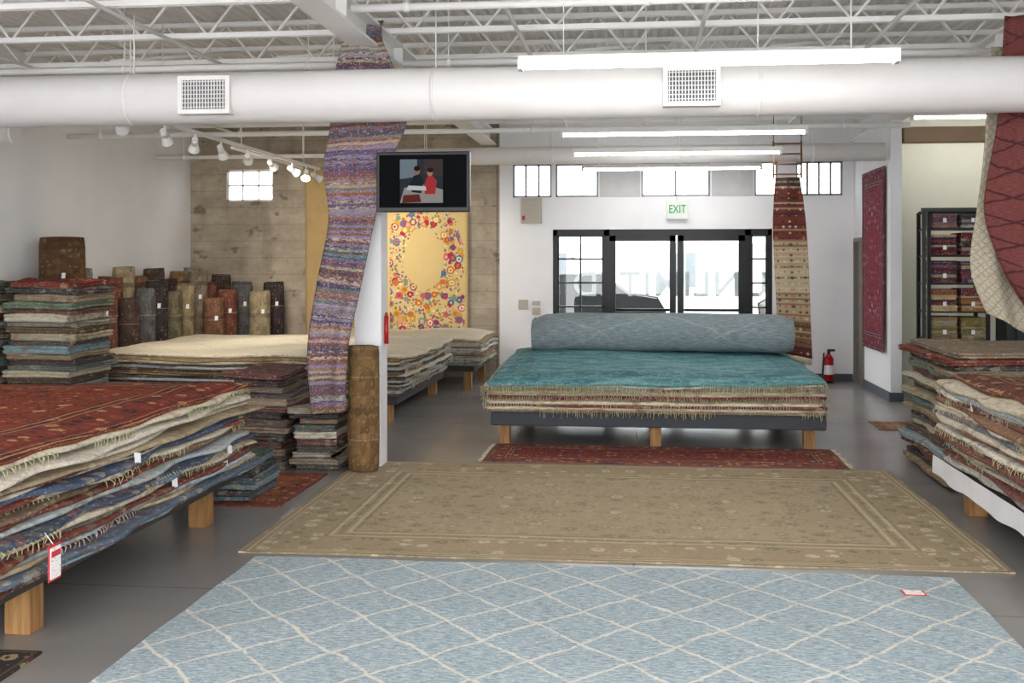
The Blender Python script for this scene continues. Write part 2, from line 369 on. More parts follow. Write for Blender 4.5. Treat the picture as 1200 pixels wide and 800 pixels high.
def persian(name,w,h,field,border,accents,b_acc,lines,bw=.4,cell=6,coord='Object',wear=.3,size=.36,fine=.55):
    t=T(name,coord,.95,.1)
    x,y,z=t.sep(t.P); ax=t.M('ABSOLUTE',x); ay=t.M('ABSOLUTE',y)
    f2=t.sep(t.noise(t.P,14,2,.7,True))
    ax=t.M('ADD',ax,t.M('MULTIPLY',f2[0],.012)); ay=t.M('ADD',ay,t.M('MULTIPLY',f2[1],.012))
    d=t.M('MINIMUM',t.M('SUBTRACT',w/2,ax),t.M('SUBTRACT',h/2,ay))
    P=t.comb(t.M('ADD',ax,t.M('MULTIPLY',f2[0],.045)),t.M('ADD',ay,t.M('MULTIPLY',f2[1],.045)),0.0)
    dist,col=t.vor(P,cell,.75); cr=t.sep(col)[0]
    c=t.mix(t.M('LESS_THAN',dist,size),field,t.pal(cr,accents))
    c=t.mix(t.M('LESS_THAN',dist,size*.4),c,t.pal(t.sep(col)[1],accents[::-1]))
    ring=t.M('LESS_THAN',t.M('ABSOLUTE',t.M('SUBTRACT',dist,size*1.35)),.035)
    c=t.mix(t.M('MULTIPLY',ring,.7),c,accents[0])
    d3,col3=t.vor(P,cell*2.6,.8)
    c=t.mix(t.M('MULTIPLY',t.M('LESS_THAN',d3,.32),fine),c,t.pal(t.sep(col3)[0],accents))
    d2,col2=t.vor(P,cell*1.1,.45); c2=t.sep(col2)[0]
    bc=t.mix(t.M('LESS_THAN',d2,.36),border,t.pal(c2,b_acc))
    bc=t.mix(t.M('LESS_THAN',d2,.14),bc,border)
    bc=t.mix(t.M('MULTIPLY',t.M('LESS_THAN',d3,.28),.6),bc,t.pal(t.sep(col3)[1],b_acc))
    c=t.mix(t.M('LESS_THAN',d,bw),c,bc)
    for lo,hi,lc in((0,.05,0),(.05,.075,1),(.075,.1,0),(.12,.135,1),(.2,.22,0),(.7,.72,0),(.74,.78,1),(.82,.86,0),(.9,.95,1),(.95,1.0,0)):
        k=t.M('MULTIPLY',t.M('GREATER_THAN',d,lo*bw),t.M('LESS_THAN',d,hi*bw))
        c=t.mix(t.M('MULTIPLY',k,.8*(1-wear*.5)),c,lines[lc])
    wr=t.noise(t.P,3.5,4,.7)
    c=t.mix(t.M('MULTIPLY',t.M('ADD',t.smooth(wr,.35,.75),.3),wear),c,field)
    wool(t,c,.35); return t.mat
def stripes(name,cols,freq,coord='UV',jit=1.2,axis=1):
    t=T(name,coord,.95,.1)
    x=t.sep(t.P); v=x[axis]
    nz=t.noise(t.P,7,3,.6); w=t.M('FLOOR',t.M('ADD',t.M('MULTIPLY',v,freq),t.M('MULTIPLY',nz,jit)))
    c=t.pal(t.white(w),cols)
    fl=t.noise(t.scl(t.P,(22,60,22) if axis==1 else (60,22,22)),1,4,.7)
    c=t.mix(t.smooth(fl,.5,.56),c,t.pal(t.white(t.M('ADD',w,7.3)),cols[::-1]))
    fl2=t.noise(t.scl(t.P,(60,60,60)),1,2,.7)
    c=t.mix(t.M('MULTIPLY',t.smooth(fl2,.58,.62),.5),c,'#bfb6a4')
    wool(t,c,.4); return t.mat
def m_edge():
    t=T('stacked_rug_wool','Object',.95,.1)
    a=t.attr(); n1=t.noise(t.scl(t.P,(1,1,5)),16,4,.75)
    k=t.M('ADD',t.M('MULTIPLY',n1,1.2),.34)
    d,cc=t.vor(t.scl(t.P,(1,1,1.6)),13,1.0)
    pc=t.pal(t.sep(cc)[0],['#7a3c30','#c9b894','#7c7a74','#8c7a5c','#5a3c34','#cfc4a8','#5c5450','#a06a4c'])
    pm=t.M('MULTIPLY',t.smooth(t.noise(t.P,2.4,2),.47,.56),t.M('MULTIPLY',t.M('LESS_THAN',d,.5),.42))
    c=t.mix(pm,a,pc)
    d2,c2=t.vor(t.scl(t.P,(1,1,2.2)),38,1.0)
    c=t.mix(t.M('MULTIPLY',t.M('LESS_THAN',d2,.35),.30),c,t.pal(t.sep(c2)[0],['#cfc2aa','#5a4a40','#9a8468','#8a4a3c','#d8d0bc']))
    c=t.mix(1.0,c,t.comb(k,k,k),'MULTIPLY')
    t.base(c); t.bump(n1,.5,.01); return t.mat
EDGE=m_edge()
FRINGE_C=H('#d0c5ac')

# ---------------------------------------------------------------- rug stack
def stack(name,x0,x1,y0,y1,z0,cols,th,top=None,jit=.03,wave=.03,fringe=(),prof='flat',seg=26,tag=0,slope=0.0,shift=None,droop=0.0,fdens=.028,fl=1.0,frr=.0035):
    b=MB(); n=len(cols); z=z0; sd=R.uniform(0,99); cx,cy=(x0+x1)/2,(y0+y1)/2
    if prof=='flat': PR=[(.014,0),(0,.2),(0,.8),(.014,1)]
    else: PR=[(.02,0),(.004,.14),(.004,.36),(.018,.48),(.018,.52),(0,.66),(.002,.88),(.02,1)]
    def W(x,y,k):
        e=0
        if droop:
            ex=max(0,abs(x-cx)/((x1-x0)/2)-.8)/.2; ey=max(0,abs(y-cy)/((y1-y0)/2)-.8)/.2
            e=-droop*(min(1.3,max(ex,ey))**2)*(k/n)
        return wave*noise.noise(Vector((x*.9,y*.9,sd)))*(k/n)+slope*(y-y0)*(k/n)+e
    for k,c in enumerate(cols):
        c=H(c) if isinstance(c,str) else c
        t=th*R.uniform(.75,1.25)
        s=shift(k,n) if shift else (0,0,0,0)
        a0,a1,b0,b1=[v+R.uniform(-jit,jit)+q for v,q in zip((x0,x1,y0,y1),s)]
        pts=[]
        for i in range(seg): f=(i+.25+.5*(i/(seg-1)))/seg; pts.append((a0+(a1-a0)*f,b0,0,-1))
        for i in range(seg): f=(i+.5)/seg; pts.append((a1,b0+(b1-b0)*f,1,0))
        for i in range(seg): f=(i+.5)/seg; pts.append((a1+(a0-a1)*f,b1,0,1))
        for i in range(seg): f=(i+.5)/seg; pts.append((a0,b1+(b0-b1)*f,-1,0))
        m=len(pts); rings=[]
        off=[jit*1.2*noise.noise(Vector((p[0]*2.1,p[1]*2.1,k*1.7+sd))) for p in pts]
        for ins,fz in PR:
            rr=[]
            for p,o in zip(pts,off):
                x=p[0]+p[2]*(o-ins); y=p[1]+p[3]*(o-ins)
                tz=t*(1+.35*noise.noise(Vector((x*3,y*3,k+sd))))
                rr.append((x,y,z+tz*fz*.98+W(x,y,k)))
            rings.append(rr)
        last=(k==n-1)
        fr=[.97,.9,.8,.65,.5,.35,.2,.08] if last else [.88,.72]
        acx,acy=(a0+a1)/2,(b0+b1)/2
        for f in fr:
            rr=[]
            for p in rings[len(PR)-1]:
                x=acx+(p[0]-acx)*f; y=acy+(p[1]-acy)*f
                zz=z+t+W(x,y,k)+(.010*noise.noise(Vector((x*3.5,y*3.5,sd))) if last else -.004)
                rr.append((x,y,zz))
            rings.append(rr)
        vs=[p for r in rings for p in r]
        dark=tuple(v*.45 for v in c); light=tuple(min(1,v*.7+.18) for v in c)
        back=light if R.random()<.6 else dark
        fs=[];cs=[];ms=[]
        for ri in range(len(rings)-1):
            istop=last and ri>=len(PR)-2 and top is not None
            for i in range(m):
                fs.append((ri*m+i,ri*m+(i+1)%m,(ri+1)*m+(i+1)%m,(ri+1)*m+i))
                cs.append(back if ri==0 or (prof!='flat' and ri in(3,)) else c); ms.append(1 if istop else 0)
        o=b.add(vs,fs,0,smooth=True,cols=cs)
        for q in range(len(fs)): b.m[len(b.f)-len(fs)+q]=ms[q]
        if last: b.f.append([o+(len(rings)-1)*m+i for i in range(m)]); b.m.append(1 if top else 0); b.c.append(c); b.s.append(True)
        for side,ks in fringe:
            if k in ks or (k-n) in ks:
                fc=tuple(v*R.uniform(.75,1.05) for v in FRINGE_C); fo=R.uniform(0,50)
                for p,o_ in zip(pts,off):
                    if (side=='f' and p[3]==-1)or(side=='r' and p[2]==1)or(side=='l' and p[2]==-1)or(side=='b' and p[3]==1):
                        L=((a1-a0) if p[3] else (b1-b0))/seg
                        nq=max(1,int(L/fdens))
                        for q in range(nq):
                            dx=(q/nq-.5)*L+R.uniform(-.006,.006)
                            x=p[0]+p[2]*o_+(dx if p[3] else 0); y=p[1]+p[3]*o_+(dx if p[2] else 0)
                            if noise.noise(Vector((x*1.3+fo,y*1.3,k)))<-.12: continue
                            zz=z+t*.5+W(x,y,k); l=R.uniform(.03,.065)*fl
                            ex=p[2]*.012+(R.uniform(-.012,.012)); ey=p[3]*.012+R.uniform(-.012,.012)
                            b.cyl((x-p[2]*.01,y-p[3]*.01,zz),(x+p[2]*.012,y+p[3]*.012,zz-.01),frr,n=3,col=fc,caps=False)
                            b.cyl((x+p[2]*.012,y+p[3]*.012,zz-.01),(x+ex,y+ey,zz-l),frr,frr*.7,n=3,col=fc,caps=False)
        z+=t
    for i in range(tag):
        zz=R.uniform(z0+.1,z-.1)
        py=R.uniform(y0+.4,y1-.2); sx=x1+.04 if cx<0 else x0-.05
        b.add([(sx,py,zz),(sx+.01,py+.055,zz-.01),(sx+.015,py+.05,zz-.06),(sx+.01,py-.01,zz-.055)],[(0,1,2,3)],2,(1,1,1))
    return b.build(name,[EDGE,top if top else EDGE,WALL]),z
def platform(x0,x1,y0,y1,z0,z1,mat,legx,legy,lw=.1):
    r=empty('display_platform',((x0+x1)/2,(y0+y1)/2,0))
    b=MB(); b.box(x0,x1,y0,y1,z0,z1); b.build('deck',mat,parent=r,bevel=.012)
    b=MB()
    for x in legx:
        for y in legy: b.box(x-lw/2,x+lw/2,y-lw/2,y+lw/2,0,z0)
    b.build('legs',WOOD,parent=r,bevel=.004)
DK=plain('dark_platform_fabric','#45413e',.9)

# centre bed
platform(-1.35,1.63,10.0,12.6,.19,.32,DARKF,(-1.24,.14,1.5),(10.17,12.5))
def m_teal():
    t=T('teal_overdyed_rug','Object',.8,.25)
    x,y,z=t.sep(t.P)
    s=t.noise(t.scl(t.P,(1.2,5,1)),2.2,6,.75)
    c=t.ramp(s,[(.32,'#33606a'),(.5,'#52868c'),(.66,'#86abad')])
    d=t.M('MINIMUM',t.M('SUBTRACT',1.5,t.M('ABSOLUTE',x)),t.M('SUBTRACT',1.3,t.M('ABSOLUTE',y)))
    bm=t.M('MULTIPLY',t.M('GREATER_THAN',d,.12),t.M('LESS_THAN',d,.34)); c=t.mix(t.M('MULTIPLY',bm,.4),c,'#2e5c66')
    vd,vc=t.vor(t.P,9,.9); ring=t.M('LESS_THAN',t.M('ABSOLUTE',t.M('SUBTRACT',vd,.38)),.08)
    c=t.mix(t.M('MULTIPLY',ring,.3),c,'#94babb')
    wool(t,c,.45,40); return t.mat
stack('rug_stack',-1.40,1.60,9.97,12.6,.32,['#a39478','#cfc4a8','#7a4640','#d8ceb6','#9a9278','#7b3c3c','#cfc5ad','#b0a787','#7f8c88','#c8bea6','#4e8c92'],.029,top=m_teal(),jit=.035,wave=.05,fringe=(('f',(1,3,5,6,8,9,10)),('r',(3,6,9,10)),('l',(3,6,9))),slope=.03,droop=.05,seg=30,fdens=.02,fl=1.35,frr=.0048)
GB=lattice('grey_blue_trellis_rug',['#68777e','#7f8b90','#969fa1'],'#b2b4ac',1.3,.6,.014,'UV',dist=.2,lop=.4,streak=(2,14,1),ssc=5)
def rollx(name,x0,x1,y,z,ry,rz,mat):
    b=MB(); nx=40; na=36; vs=[]
    for i in range(nx+1):
        u=i/nx; x=x0+(x1-x0)*u; e=min(u,1-u)*nx/2.0; sc=min(1,.80+.2*min(1,e))
        for j in range(na):
            a=2*math.pi*j/na; ca,sa=math.cos(a),math.sin(a)
            yy=ry*math.copysign(abs(ca)**.8,ca); zz=rz*math.copysign(abs(sa)**.85,sa)
            w=1+.05*noise.noise(Vector((x*1.5,a,3)))
            zc=z+rz+.02*noise.noise(Vector((x*1.1,0,5)))+(-.02*(1-min(1,e/3)))
            vs.append((x,y+yy*sc*w,zc+max(zz*sc*w,-rz*.93)))
    fs=[(i*na+j,i*na+(j+1)%na,(i+1)*na+(j+1)%na,(i+1)*na+j) for i in range(nx) for j in range(na)]
    o=b.add(vs,fs,0,smooth=True)
    for i in range(nx+1):
        for j in range(na): b.uv[o+i*na+j]=((x1-x0)*(i/nx-.5),j/na*1.6-.8)
    for xe,sg in((x0,-1),(x1,1)):
        prev=None
        for k in range(7):
            f=.8*(1-k/7); xx=xe+sg*(.006 if k%2 else -.02)
            ring=[(xx,y+ry*f*math.cos(2*math.pi*j/na),z+rz+rz*f*math.sin(2*math.pi*j/na)*.95) for j in range(na)]
            oo=b.add(ring,[],0)
            if prev is not None:
                for j in range(na):
                    b.f.append([prev+j,prev+(j+1)%na,oo+(j+1)%na,oo+j]); b.m.append(1); b.c.append(H('#9aa0a0') if k%2 else H('#6d7377')); b.s.append(False)
            prev=oo
        b.f.append([prev+j for j in range(na)]); b.m.append(1); b.c.append(H('#777c80')); b.s.append(False)
    return b.build(name,[mat,EDGE])
rollx('rolled_area_rug',-1.17,1.62,12.2,.70,.33,.21,GB)

# left foreground bed
platform(-5.0,-2.66,4.3,7.1,.22,.30,DK,(-4.8,-2.76),(4.72,6.75),.12)
RUST=persian('rust_red_rug',2.5,3.0,'#7f3d2c','#73382e',['#33282a','#a0603f','#c09468','#4b2b29','#94502f','#5a4036'],['#b88c60','#2e2c36','#8a4434','#3a2c2c'],['#33292a','#b08864'],.4,9,wear=.12,size=.34,fine=.85)
L1=['#6a4b44','#8a9ca6','#5f6c7c','#b8a88a','#9fb2bc','#7b453c','#6c6660','#d2c8b4','#6f8b9e','#4a566a','#b4bcbe','#7c4438','#7e6a58','#e0d8c8','#8a4a3c','#56627a','#d8d0c0','#6a4440','#b0a084','#d8d0be','#7c4438','#e0d6c6','#7c6c60','#d8ccb6','#86452f']
stack('rug_stack',-5.05,-2.6,4.05,7.15,.30,L1,.0238,top=RUST,jit=.06,wave=.06,fringe=(('r',(4,9,13,-2)),('b',(-4,-2))),tag=4,droop=.035,seg=44,fl=.8,
      shift=lambda k,n:(0,.10*(1-k/n)-.02,0,.05*(1-k/n)))
stack('rug_stack',-3.25,-2.66,7.4,7.95,.016,['#5b6f7a','#49545c','#7b909a','#5f6f79','#3e4448','#68808c','#4c5850'],.042,prof='fold',jit=.02,wave=.01)
stack('rug_stack',-3.30,-2.84,8.62,9.4,0,['#6a655f','#4f4a49','#8b7a6c','#74534f','#5a5a5a','#9a8a78','#6b5a54','#4a4648','#7e5a54','#a2917c','#5c5654','#7c6c60','#53484a','#6d4c4a'],.056,prof='fold',jit=.05,wave=.05)
stack('rug_stack',-2.76,-2.42,8.62,9.35,0,['#6d6a66','#8b7f72','#aaa498','#58524f','#755350','#c8c0b0','#5d6462','#8a7668','#4e4a4a','#9c9484'],.05,prof='fold',jit=.05,wave=.05)

LT=['#7a7a72','#8a9a90','#b9b29c','#656c6c','#8c7a60','#4c4a48','#a9a08a','#704a40','#91a0a4','#64584c','#c5bba2','#6f7a78','#4f4442','#9a8a70','#7f9aa0','#5a5450','#b0a68c','#6c5a4a','#8a8a7c','#c8c0aa','#6c4a44','#70806c','#94846c','#4a4a4c','#7a4036']
RED2=persian('crimson_rug',1.0,1.0,'#7f3430','#5a3236',['#35303a','#a0503a','#b88a5a'],['#a86a48','#3c3a44'],['#3c3234','#a07050'],.2,9)
stack('rug_stack',-5.98,-5.3,9.9,10.7,0,LT[:24]+['#7a3026'],.0595,top=RED2,prof='fold',jit=.05,wave=.05)
stack('rug_stack',-6.68,-6.06,9.7,10.5,0,LT[::-1][:22]+['#6a7a6a'],.064,top=RED2,prof='fold',jit=.04,wave=.04)

CREAM=lattice('cream_moroccan_rug',['#c6bba4','#d6cdb8','#e4dece'],'#a3947a',.9,.8,.015,dist=.3,lop=.5)
platform(-5.8,-2.5,11.25,14.0,.2,.3,DK,(-5.6,-4.1,-2.62),(11.4,13.9))
stack('rug_stack',-5.9,-2.42,11.15,14.1,.30,['#5a4b40','#9ca6ae','#6d5c4b','#b8b4a8','#5f5040','#96a2aa','#5a4938','#c8c2b2','#6a563f','#5a4a3e','#a7afb2','#6a5438','#b9ad94','#8b7a5c','#d6cbb4'],.029,top=CREAM,jit=.035,wave=.05,fringe=(('r',(3,5,7,10,12)),),droop=.03,seg=34)
platform(-4.4,-2.15,14.35,15.8,.25,.33,DK,(-4.2,-2.25),(14.45,15.7))
stack('rug_stack',-4.5,-2.06,14.3,15.85,.33,['#7c8c94','#c8c4b8','#9c9688','#b0b8ba','#d4cfc2','#87705c','#9aa6ae','#d8d2c4','#7a664f','#b7bfc2','#c9bda4','#9b8a6c','#ddd2bc'],.032,top=CREAM,jit=.035,wave=.05,fringe=(('r',(3,6,8,10)),('f',(3,8))),droop=.03)

# right piles
platform(2.12,4.6,5.3,8.0,.22,.30,DK,(2.2,4.4),(6.3,7.62),.12)
L3=['#e8e4dc','#d8cfc0','#8c5a50','#e0d8c8','#7c8088','#c4b498','#e0d8c8','#7d5248','#c9cccc','#e6ded0','#7a6a5e','#9a5c50','#d8ceba','#7a8088','#cfc2a8','#e3dccc','#94705a','#7d564e','#e0d8c6','#a5aeb0','#cfc4ae','#7a4a3a']
BRN=persian('brown_red_rug',2.5,2.8,'#7a4c38','#6a4038',['#3a2c2e','#9a583c','#b89a74'],['#b49470','#3e3034'],['#33292b','#b09474'],.35,9,fine=.8)
stack('rug_stack',2.07,4.6,5.2,8.0,.30,L3,.027,top=BRN,jit=.045,wave=.06,fringe=(('l',(5,9,14,18)),),droop=.05,seg=34,tag=2,fl=.8)
stack('rug_stack',2.27,3.7,8.4,9.8,0,LT[3:]+['#8a7a68'],.042,prof='fold',jit=.06,wave=.05)
b=MB(); vs=[];fs=[];N=60
for i in range(N+1):
    y=5.2+2.78*i/N; w=.006*math.sin(i*.6)
    for z in(.335,.27,.205+.008*math.sin(i*.35)): vs.append((2.02+w*(1 if z<.3 else .3),y,z))
for i in range(N):
    for j in range(2): fs.append((i*3+j,i*3+3+j,i*3+4+j,i*3+1+j))
b.add(vs,fs,smooth=True); b.build('white_dust_sheet',plain('white_cotton','#e6e6e8',.9))

# ---------------------------------------------------------------- floor rugs
def floor_rug(name,x0,x1,y0,y1,mat,th=.01,z=0,fringe=False,rot=0):
    b=MB(); nx,ny=60,46; vs=[];cx,cy=(x0+x1)/2,(y0+y1)/2
    for j in range(ny+1):
        for i in range(nx+1):
            x=x0+(x1-x0)*i/nx; y=y0+(y1-y0)*j/ny
            if i in(0,nx): x+=.012*noise.noise(Vector((y*2,x,1)))
            if j in(0,ny): y+=.012*noise.noise(Vector((x*2,y,2)))
            vs.append((x,y,z+th+.0035*noise.noise(Vector((x*2.5,y*2.5,0)))))
    fs=[(j*(nx+1)+i,j*(nx+1)+i+1,(j+1)*(nx+1)+i+1,(j+1)*(nx+1)+i) for j in range(ny) for i in range(nx)]
    per=[i for i in range(nx+1)]+[(j+1)*(nx+1)+nx for j in range(ny)]+[ny*(nx+1)+nx-1-i for i in range(nx)]+[(ny-1-j)*(nx+1) for j in range(ny-1)]
    n0=len(vs)
    for k in per: vs.append((vs[k][0],vs[k][1],z+.001))
    for q in range(len(per)): fs.append((per[q],per[(q+1)%len(per)],n0+(q+1)%len(per),n0+q)[::-1])
    b.add(vs,fs,smooth=False)
    if fringe:
        for xe,sg in((x0,-1),(x1,1)):
            y=y0
            while y<y1: b.cyl((xe,y,z+.006),(xe+sg*R.uniform(.03,.05),y+R.uniform(-.01,.01),z+.004),.004,n=4,mat=1,col=FRINGE_C,caps=False); y+=.02
    ob=b.build(name,[mat,EDGE],origin=(cx,cy,z)); ob.rotation_euler=(0,0,rot)
BLUE=lattice('light_blue_trellis_rug',['#748d9a','#9fadb3','#c0c6c6'],'#d9d3c4',.41,.46,.03,'Object',(4,17,1),dist=.12,ssc=5,amt=.45)
floor_rug('blue_area_rug',-2.15,1.63,3.1,6.05,BLUE)
TANR=persian('tan_oushak_rug',4.28,2.95,'#a8987f','#a09076',['#877963','#bfb196','#8a8068','#b4a284'],['#c4b79c','#857b62','#a48c72'],['#8a7c62','#c8bba0'],.55,8,wear=.25,size=.3)
floor_rug('tan_area_rug',-2.3,1.98,6.16,9.1,TANR,rot=.012)
REDR=persian('red_runner_rug',3.0,.9,'#80403a','#8a5346',['#3e4058','#b98d62','#523236','#b8694a','#9aa0a0'],['#3a4058','#c8a07a','#5a3434'],['#333548','#b89070'],.22,13,wear=.15,size=.3,fine=.8)
floor_rug('red_runner_rug',-1.31,1.68,9.2,10.1,REDR,fringe=True)
floor_rug('small_red_rug',-3.3,-2.44,7.3,8.5,persian('small_rust_rug',.86,1.2,'#985e4a','#7a453c',['#5a3232','#b98d62'],['#b88e66','#5a3232'],['#4a3030','#a88058'],.15,11,wear=.2))
floor_rug('dark_doormat_rug',-3.5,-2.52,3.3,4.45,persian('dark_tribal_rug',.98,1.15,'#4a423c','#3a3634',['#9a8a6c','#2c2a2c'],['#a08c68','#6a3a3a'],['#282628','#8a7a5c'],.15,9,wear=.1))
floor_rug('small_brown_rug',2.38,2.75,11.4,12.0,persian('small_brown_rug',.37,.6,'#9a7a60','#7a5d4a',['#5a3a2a','#b98a5c'],['#c8aa7c','#5a3a2a'],['#442222','#b88a60'],.1,14,wear=.2))

# ---------------------------------------------------------------- hanging cloths
def cat(p0,p1,p2,p3,t): return .5*((2*p1)+(-p0+p2)*t+(2*p0-5*p1+4*p2-p3)*t*t+(-p0+3*p1-3*p2+p3)*t**3)
def cloth(name,rows,mat,nu=24,nv=10,fold=.012,th=.012,freq=9,fr=False):
    rows=[(Vector(a),Vector(c)) for a,c in rows]; b=MB(); vs=[];uvs=[]
    width=sum((c-a).length for a,c in rows)/len(rows); n=len(rows)
    samp=[]
    for k in range(n-1):
        for q in range(nv):
            g=lambda s,i: rows[max(0,min(n-1,i))][s]
            t=q/nv; samp.append([cat(g(s,k-1),g(s,k),g(s,k+1),g(s,k+2),t) for s in(0,1)])
    samp.append(list(rows[-1]))
    ls=[0]
    for i in range(1,len(samp)): ls.append(ls[-1]+(((samp[i][0]+samp[i][1])-(samp[i-1][0]+samp[i-1][1]))/2).length)
    for i,(a,c) in enumerate(samp):
        dx=(c-a).normalized(); nrm=dx.cross(Vector((0,0,-1))); nrm=nrm.normalized() if nrm.length>.1 else Vector((0,-1,0))
        for j in range(nu+1):
            u=j/nu; p=a.lerp(c,u)+nrm*(fold*math.sin(u*freq+i*.05)+fold*.8*noise.noise(Vector((u*3,ls[i]*1.5,7))))
            vs.append(p); uvs.append(((u-.5)*width,ls[i]-ls[-1]/2))
    m=len(samp)
    fs=[(i*(nu+1)+j,i*(nu+1)+j+1,(i+1)*(nu+1)+j+1,(i+1)*(nu+1)+j) for i in range(m-1) for j in range(nu)]
    o=b.add(vs,fs,smooth=True)
    for k,u in enumerate(uvs): b.uv[o+k]=u
    if fr:
        for j in range(nu*2):
            u=j/(nu*2); p=samp[-1][0].lerp(samp[-1][1],u); b.cyl(p,p+Vector((R.uniform(-.01,.01),0,-R.uniform(.05,.09))),.005,n=4,mat=1,col=FRINGE_C,caps=False)
    ob=b.build(name,[mat,EDGE]); md=ob.modifiers.new('thickness','SOLIDIFY'); md.thickness=th; md.offset=0
    return ob
PURP=stripes('striped_rag_weave',['#665670','#857c8e','#4e465c','#a8987e','#7c4f48','#5c787c','#8c7c94','#8a6048','#b4a690','#574a62','#8a685c','#6c5246'],46)
cloth('striped_hanging_rug',[((-2.33,8.76,3.62),(-2.06,8.76,3.62)),((-2.38,8.70,3.45),(-2.05,8.70,3.45)),((-2.45,8.66,3.1),(-1.9,8.66,3.1)),((-2.46,8.62,2.75),(-1.83,8.62,2.78)),((-2.52,8.64,2.4),(-1.98,8.64,2.42)),((-2.48,8.66,2.0),(-2.1,8.68,2.0)),((-2.55,8.58,1.5),(-2.2,8.60,1.45)),((-2.59,8.48,1.0),(-2.27,8.48,1.0)),((-2.55,8.46,.48),(-2.29,8.46,.5))],PURP,fold=.03)
def m_patch():
    t=T('patchwork_kilim','UV',.95,.1); x,y,z=t.sep(t.P)
    w=t.M('FLOOR',t.M('MULTIPLY',y,3.2)); base=t.pal(t.white(w),['#6a3a34','#a89478','#4a3a38','#84503a','#b4a488','#5a3634','#7a5a48'])
    fr=t.M('FRACT',t.M('MULTIPLY',y,16)); st=t.M('LESS_THAN',fr,.35)
    c=t.mix(t.M('MULTIPLY',st,.6),base,t.pal(t.white(t.M('FLOOR',t.M('MULTIPLY',y,16))),['#c0b498','#2c2c34','#743a32','#a8966e','#3c2e2e']))
    d,cc=t.vor(t.comb(t.M('ABSOLUTE',x),y,0.0),15,.2,'MANHATTAN')
    c=t.mix(t.M('MULTIPLY',t.M('LESS_THAN',d,.34),.8),c,t.pal(t.sep(cc)[0],['#c8bca0','#52282a','#34343c','#a07048']))
    wool(t,c,.3); return t.mat
cloth('hanging_runner_rug',[((1.58,13.3,2.68),(1.86,13.3,2.68)),((1.56,13.28,2.4),(1.90,13.3,2.4)),((1.55,13.28,2.0),(1.94,13.3,2.0)),((1.58,13.28,1.4),(1.97,13.3,1.4)),((1.62,13.28,.62),(2.0,13.3,.55))],m_patch(),fr=True)
b=MB(); b.box(1.55,1.57,13.3,13.33,2.66,3.1);b.box(1.87,1.89,13.3,13.33,2.66,3.1)
for z in(2.7,2.82,2.94,3.06): b.box(1.55,1.89,13.305,13.325,z,z+.02)
for x in(1.56,1.88): b.cyl((x,13.315,3.1),(x,13.315,3.98),.006,n=5)
b.build('rug_hanger_frame',plain('brown_wood','#6a4a36',.7))
WRUG=persian('wall_persian_rug',1.4,2.3,'#843a44','#6e3a42',['#36405c','#b87e78','#b89c9e','#6a2f3c'],['#b08488','#36405c','#8a4a56'],['#32384c','#a88c86'],.22,12,'UV',.2,.3,.75)
cloth('wall_persian_rug',[((2.965,15.34,2.86),(2.965,14.0,2.86)),((2.965,15.34,2.3),(2.965,14.0,2.3)),((2.965,15.34,1.2),(2.965,14.0,1.2)),((2.965,15.34,.57),(2.965,14.0,.57))],WRUG,fold=.006,th=.01)
def floral():
    t=T('floral_suzani','UV',.9,.1); x,y,z=t.sep(t.P)
    n=t.sep(t.noise(t.P,30,2,.5,True))
    P=t.comb(t.M('ADD',x,t.M('MULTIPLY',n[0],.04)),t.M('ADD',y,t.M('MULTIPLY',n[1],.04)),0.0)
    d,c=t.vor(P,8.5,.75); cr=t.sep(c)
    wob=t.M('MULTIPLY',t.noise(t.P,4,2),.35)
    rx=t.M('DIVIDE',t.M('SUBTRACT',x,-.05),.42); ry=t.M('DIVIDE',t.M('SUBTRACT',y,-.3),.62)
    r=t.M('ADD',t.M('SQRT',t.M('ADD',t.M('MULTIPLY',rx,rx),t.M('MULTIPLY',ry,ry))),wob)
    ring=t.M('LESS_THAN',t.M('ABSOLUTE',t.M('SUBTRACT',r,1.25)),.36)
    low=t.M('GREATER_THAN',t.M('ADD',y,wob),.42)
    mk=t.M('MAXIMUM',ring,low); mk=t.M('MULTIPLY',mk,t.M('LESS_THAN',t.M('ABSOLUTE',x),.56))
    base='#c8b07c'
    col=t.pal(cr[0],['#9c3048','#b86a34','#4a6a94','#b8943c','#7a4468','#6a8e7a','#b85c62','#c48c44'])
    d2,c2=t.vor(P,24,.95)
    cc=t.mix(t.M('MULTIPLY',mk,t.M('LESS_THAN',d2,.42)),base,t.pal(t.sep(c2)[0],['#6a7a54','#a8503e','#c09c4c','#5a6a8a','#8a5a6a','#d8c8a0']))
    m=t.M('MULTIPLY',mk,t.M('LESS_THAN',d,.50)); cc=t.mix(m,cc,col)
    m1=t.M('MULTIPLY',mk,t.M('LESS_THAN',d,.32)); cc=t.mix(m1,cc,t.pal(cr[1],['#d8c080','#b0404a','#d09a94','#b86a34','#dccdaa']))
    m2=t.M('MULTIPLY',mk,t.M('LESS_THAN',d,.16)); cc=t.mix(m2,cc,col)
    wool(t,cc,.2); return t.mat
cloth('floral_tapestry',[((-3.72,16.06,2.42),(-2.5,16.06,2.42)),((-3.72,16.06,1.8),(-2.5,16.06,1.8)),((-3.72,16.06,1.1),(-2.5,16.06,1.1)),((-3.72,16.06,.45),(-2.5,16.06,.45))],floral(),fold=.008)
cloth('plain_tan_tapestry',[((-4.95,16.06,3.1),(-3.85,16.06,3.1)),((-4.95,16.06,2),(-3.85,16.06,2)),((-4.95,16.06,1.1),(-3.85,16.06,1.1)),((-4.95,16.06,.4),(-3.85,16.06,.4))],plain('tan_wool','#b09668',.95,var=.1,bump=.3),fold=.008)
BG=lattice('beige_textured_rug',['#948a78','#b3aa96','#ccc5b2'],'#7e7666',.06,.07,.12,'UV',dist=.02,lop=.5)
